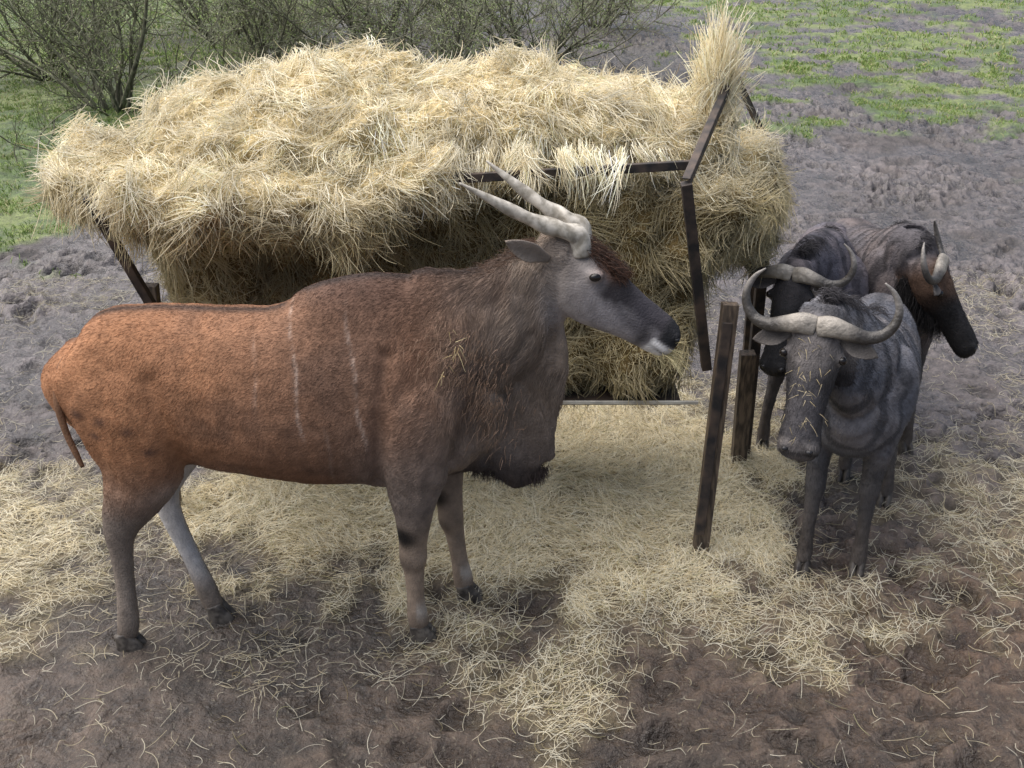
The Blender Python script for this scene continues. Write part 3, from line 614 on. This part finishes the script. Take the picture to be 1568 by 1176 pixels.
# ---- wildebeest
def gnu(ox,oy,dirx,diry,head_p,head_f,feet,tone,face,seed,nfur=40000,beard=(.02,.018,.017),hs=1.0,low=(.075,.07,.075)):
    root=empty('wildebeest'); d=norm([dirx,diry]); T=np.eye(4)
    T[:3,0]=(d[0],d[1],0); T[:3,1]=(-d[1],d[0],0); T[:3,2]=(0,0,1); T[:3,3]=(ox,oy,0)
    hd=frame(head_p,head_f); hl=hd.copy(); hl[:3,:3]=hd[:3,:3]*hs
    tor=loft([(-.95,0,.80,.04,.06),(-.90,0,.77,.12,.14),(-.78,0,.745,.175,.205,.1),(-.6,0,.74,.20,.215,.1),(-.4,0,.75,.215,.235,.1),(-.2,0,.775,.215,.265,.15),(-.05,0,.815,.20,.295,.2),(.08,0,.85,.165,.27,.15),(.18,0,.89,.10,.18)],n=28,sub=4,M=T)
    a=topw(T,(-.08,0,.93)); b_=topw(T,(.1,0,.95)); c=np.array(hd[:3,3])-hd[:3,2]*.03; mid=(b_*.5+c*.5)+np.array([0,0,.02])
    nk=loft([(*a,.14,.18),(*b_,.13,.21),(*mid,.10,.17),(*c,.075,.10)],side=tuple(norm(T[:3,1]*.6+hd[:3,1]*.4)),n=22,sub=5)
    Hd=loft([(-.05,0,.0,.06,.06),(.02,0,.0,.088,.085),(.10,0,-.005,.098,.095),(.17,0,-.005,.09,.09),(.26,0,0,.072,.076),(.35,0,.004,.066,.066),(.42,0,.004,.074,.062),(.465,0,.0,.076,.055),(.49,0,-.004,.058,.04),(.505,0,-.006,.025,.018)],n=24,sub=4,M=hl)
    parts=[tor,nk,Hd]
    for s in(-1,1):
        parts.append(ellipsoid(topw(hl,(.13,s*.09,.03)),(.024,.02,.024)))
        parts.append(ellipsoid(topw(hl,(.455,s*.042,.042)),(.022,.02,.016)))
        parts.append(ellipsoid(topw(T,(.0,s*.125,.82)),(.1,.1,.2)))
    for i,(fx,fy) in enumerate(feet):
        s=1 if i%2==0 else -1
        if i<2: base=[(.0,s*.09,.88,.05,.1),(.02,s*.12,.76,.08,.12),(.01,s*.115,.60,.062,.082),(.0,s*.105,.46,.043,.05),(.0,s*.10,.38,.042,.044),(.0,s*.1,.33,.033,.035),(-.0,s*.1,.18,.026,.029),(0,s*.1,.09,.032,.034),(.01,s*.1,.04,.029,.033)]
        else: base=[(-.78,s*.06,.86,.06,.12),(-.74,s*.1,.74,.09,.15),(-.68,s*.115,.62,.08,.125),(-.71,s*.11,.52,.052,.075),(-.77,s*.105,.43,.037,.05),(-.79,s*.10,.375,.035,.046),(-.785,s*.10,.32,.029,.035),(-.77,s*.1,.18,.025,.028),(-.755,s*.1,.09,.031,.034),(-.74,s*.1,.04,.029,.033)]
        f0=topw(T,(base[-1][0],base[-1][1],0)); dl=np.array([fx,fy,0])-np.array([f0[0],f0[1],0])
        L_=[]
        for q in base:
            p=topw(T,q[:3]); k=float(1-ss(.1,.8,np.array(q[2]))); L_.append((*(p+dl*k),q[3],q[4]))
        parts.append(loft(L_,side=tuple(T[:3,1]),n=16,sub=4))
    me=remesh(parts,.0095,5)
    V,Nn=mv(me); V+=Nn*(ss(.4,.6,V[:,2])*(.006*fbm(V,6,3,500+seed)+.003*fbm(V,20,2,501+seed)))[:,None]; setv(me,V)
    def col(P,N):
        Q=tolocal(T,P); x,y,z=Q[:,0],Q[:,1],Q[:,2]; n=fbm(P,7,3,510+seed); nf=fbm(P,35,2,511)
        C=np.tile(np.array(tone),(len(P),1)); C=mix(C,np.array(tone)*[1.3,1.18,1.05],ss(-.3,.5,n))
        st=ss(.1,.7,np.sin((x+.06*n+.12*(z-.8)+.15*np.abs(y))*66))*ss(-.7,-.4,x)*ss(.5,.7,z)*ss(-.5,.1,n+.2)
        C=mix(C,np.array(tone)*.3,st*.7)
        C=mix(C,(.065,.06,.058),ss(.62,.45,z)*.8); C=mix(C,(.12,.095,.075),ss(.4,.1,z)*.5)
        C=mix(C,np.array(tone)*.3,np.exp(-(y/.03)**2)*ss(.7,.95,N[:,2])*.7)
        H=tolocal(hl,P)/(hs*hs); hx,hy,hz=H[:,0],H[:,1],H[:,2]
        m=ss(-.06,.04,hx)*(np.abs(hy)<.14)*(np.abs(hz)<.14)*(hx<.56)
        hc=mix(face,low,ss(.12,.22,hx+.05*n)); hc=hc*(1-.5*ss(.03,.07,np.abs(hy))*ss(.08,.2,hx))[:,None]
        hc=mix(hc,(.20,.18,.17),ss(.41,.45,hx)*ss(.0,.03,hz)*.6*(low[0]>.05)); hc=mix(hc,(.02,.018,.018),np.exp(-((hx-.48)/.008)**2)*.8)
        C=mix(C,hc,m)
        return np.clip(C*(1+.2*n+.2*nf)[:,None],.004,1)
    V,Nn=mv(me); set_col(me,col(V,Nn)); add_obj('wildebeest_body',me,M_skin,root)
    def dr(P):
        D=np.tile(-T[:3,0]*.6+np.array([0,0,-.7]),(len(P),1)); H=tolocal(hl,P)
        D[P[:,2]<.5]=(0,0,-1); h=(H[:,0]>.0)&(np.abs(H[:,1])<.13)&(np.abs(H[:,2])<.13); D[h]=hd[:3,0]; return D+np.stack([fbm(P,8,2,430),fbm(P,8,2,431),0*P[:,0]],1)*.7
    fur('wildebeest_fur',me,nfur,col,dr,lambda P:np.full(len(P),.017),.0009,root,.28)
    def hw(p): return topw(hl,p)
    hp=[]
    for s in(-1,1):
        S=[(.03,s*.005,.076,.036,.018),(.025,s*.05,.086,.037,.022),(.035,s*.11,.076,.029,.022),(.045,s*.165,.062,.024,.020),(.03,s*.215,.052,.020,.018),(-.01,s*.25,.055,.017,.016),(-.065,s*.258,.068,.014,.013),(-.115,s*.235,.085,.009,.009),(-.145,s*.20,.10,.003,.003)]
        hp.append(loft(S,side=(1,0,0),n=14,sub=5,M=hl))
    hmm=pymesh('horns',hp); V,_=mv(hmm); HL=np.abs(tolocal(hl,V)[:,1])/(hs*hs); hx=tolocal(hl,V)[:,0]/(hs*hs)
    c=mix((.27,.245,.21),(.055,.05,.045),ss(.08,.15,HL)); c=mix(c,(.20,.185,.17),ss(-.02,-.09,hx)*(HL>.15)); set_col(hmm,c)
    add_obj('horns',hmm,M_hornc,root)
    for s in(-1,1):
        ear(hw((.065,s*.085,.035)),hw((.105,s*.215,.04)),hd[:3,2],.034,np.array((.14,.125,.115)),root)
        add_obj('eye',pymesh('eye',[ellipsoid(hw((.135,s*.10,.035)),(.016,.016,.016),n=14,m=8)]),M_eye,root)
        add_obj('nostril',pymesh('nostril',[ellipsoid(hw((.468,s*.042,.048)),(.014,.011,.010),n=12,m=8)]),M_black,root)
    hoofs(feet,root,.85,(d[0],d[1]))
    crest=[topw(T,(-.15,0,1.08)),topw(T,(.03,0,1.09)),mid+np.array([0,0,.13]),np.array(hd[:3,3])+np.array([0,0,.05])-hd[:3,0]*.04]
    side=T[:3,1]
    tuft('mane',crest,3000,(.015,.015,.01),tuple(side*.5+np.array([0,0,.15])),.45,.025,.065,(.02,.018,.02),(.07,.065,.07),.0012,root,.5)
    bl=[hw((.30,0,-.06)),hw((.15,0,-.09)),hw((.02,0,-.1)),mid+np.array([0,0,-.15])]
    tuft('beard',bl,2500,(.02,.02,.015),(0,0,-1),.3,.04,.11,beard,np.array(beard)*3,.0012,root,.2)
    tp=[topw(T,(-.95,0,.82)),topw(T,(-1.0,0,.65)),topw(T,(-.98,0,.45))]
    tuft('tail',tp,1500,(.012,.012,.012),(0,0,-1),.12,.15,.3,(.015,.014,.015),(.05,.045,.045),.0014,root,.1)
    return hl,T
hlA,TA=gnu(1.36,3.90,-.38,-.92,(1.085,3.60,1.225),(-.07,-.17,-.45),FEET[4:8],(.135,.14,.162),(.17,.155,.15),0,48000,low=(.085,.08,.085))
gnu(1.48,4.98,-.30,-.95,(1.27,4.62,1.05),(-.10,-.16,-.42),[(1.58,4.95),(1.27,4.92),(1.80,5.6),(1.58,5.65)],(.11,.105,.125),(.045,.042,.045),40,16000,hs=.95,low=(.02,.02,.022))
gnu(1.90,5.05,.05,-1,(1.90,4.83,1.00),(.25,-.12,-.42),[(1.97,4.85),(1.78,4.98),(2.08,5.75),(1.90,5.8)],(.10,.092,.10),(.085,.052,.036),80,22000,(.012,.011,.011),hs=.95,low=(.02,.019,.02))
tuft('hay_on_face',[topw(hlA,(.1,-.0,.095)),topw(hlA,(.25,0,.085)),topw(hlA,(.42,0,.07))],60,(.03,.012,.03),(.2,-.3,-.6),.9,.02,.05,(.7,.6,.4),(.5,.4,.2),.0009,None,.05,M_hay)
o=bpy.data.objects['hay_on_face']; o.parent=bpy.data.objects['wildebeest']
# ---------------------------------------------------------------- light
w=bpy.data.worlds.new('World'); scene.world=w; w.use_nodes=True; nt=w.node_tree
sk=nt.nodes.new('ShaderNodeTexSky'); sk.sky_type='NISHITA'; sk.sun_disc=False
EL,AZ=64,-75
sk.sun_elevation=math.radians(EL); sk.sun_rotation=math.radians(AZ); sk.dust_density=5; sk.air_density=1.0; sk.ozone_density=1.0
bg=nt.nodes['Background']; nt.links.new(sk.outputs[0],bg.inputs[0]); bg.inputs[1].default_value=.15
sd=bpy.data.lights.new('sun','SUN'); sd.energy=5.0; sd.angle=math.radians(95); sd.color=(1,.97,.94)
so=bpy.data.objects.new('sun',sd); scene.collection.objects.link(so)
az=math.radians(AZ); el=math.radians(EL)
dv=Vector((math.sin(az)*math.cos(el),math.cos(az)*math.cos(el),math.sin(el)))
so.rotation_euler=dv.to_track_quat('Z','Y').to_euler()
cam=bpy.data.cameras.new('camera'); co=bpy.data.objects.new('camera',cam); scene.collection.objects.link(co)
co.location=(0,0,2.65); co.rotation_euler=(math.radians(65),0,0)
cam.sensor_width=36; cam.lens=18*1681/784; cam.clip_end=500; scene.camera=co
scene.view_settings.view_transform='Standard'; scene.view_settings.look='None'; scene.view_settings.exposure=0
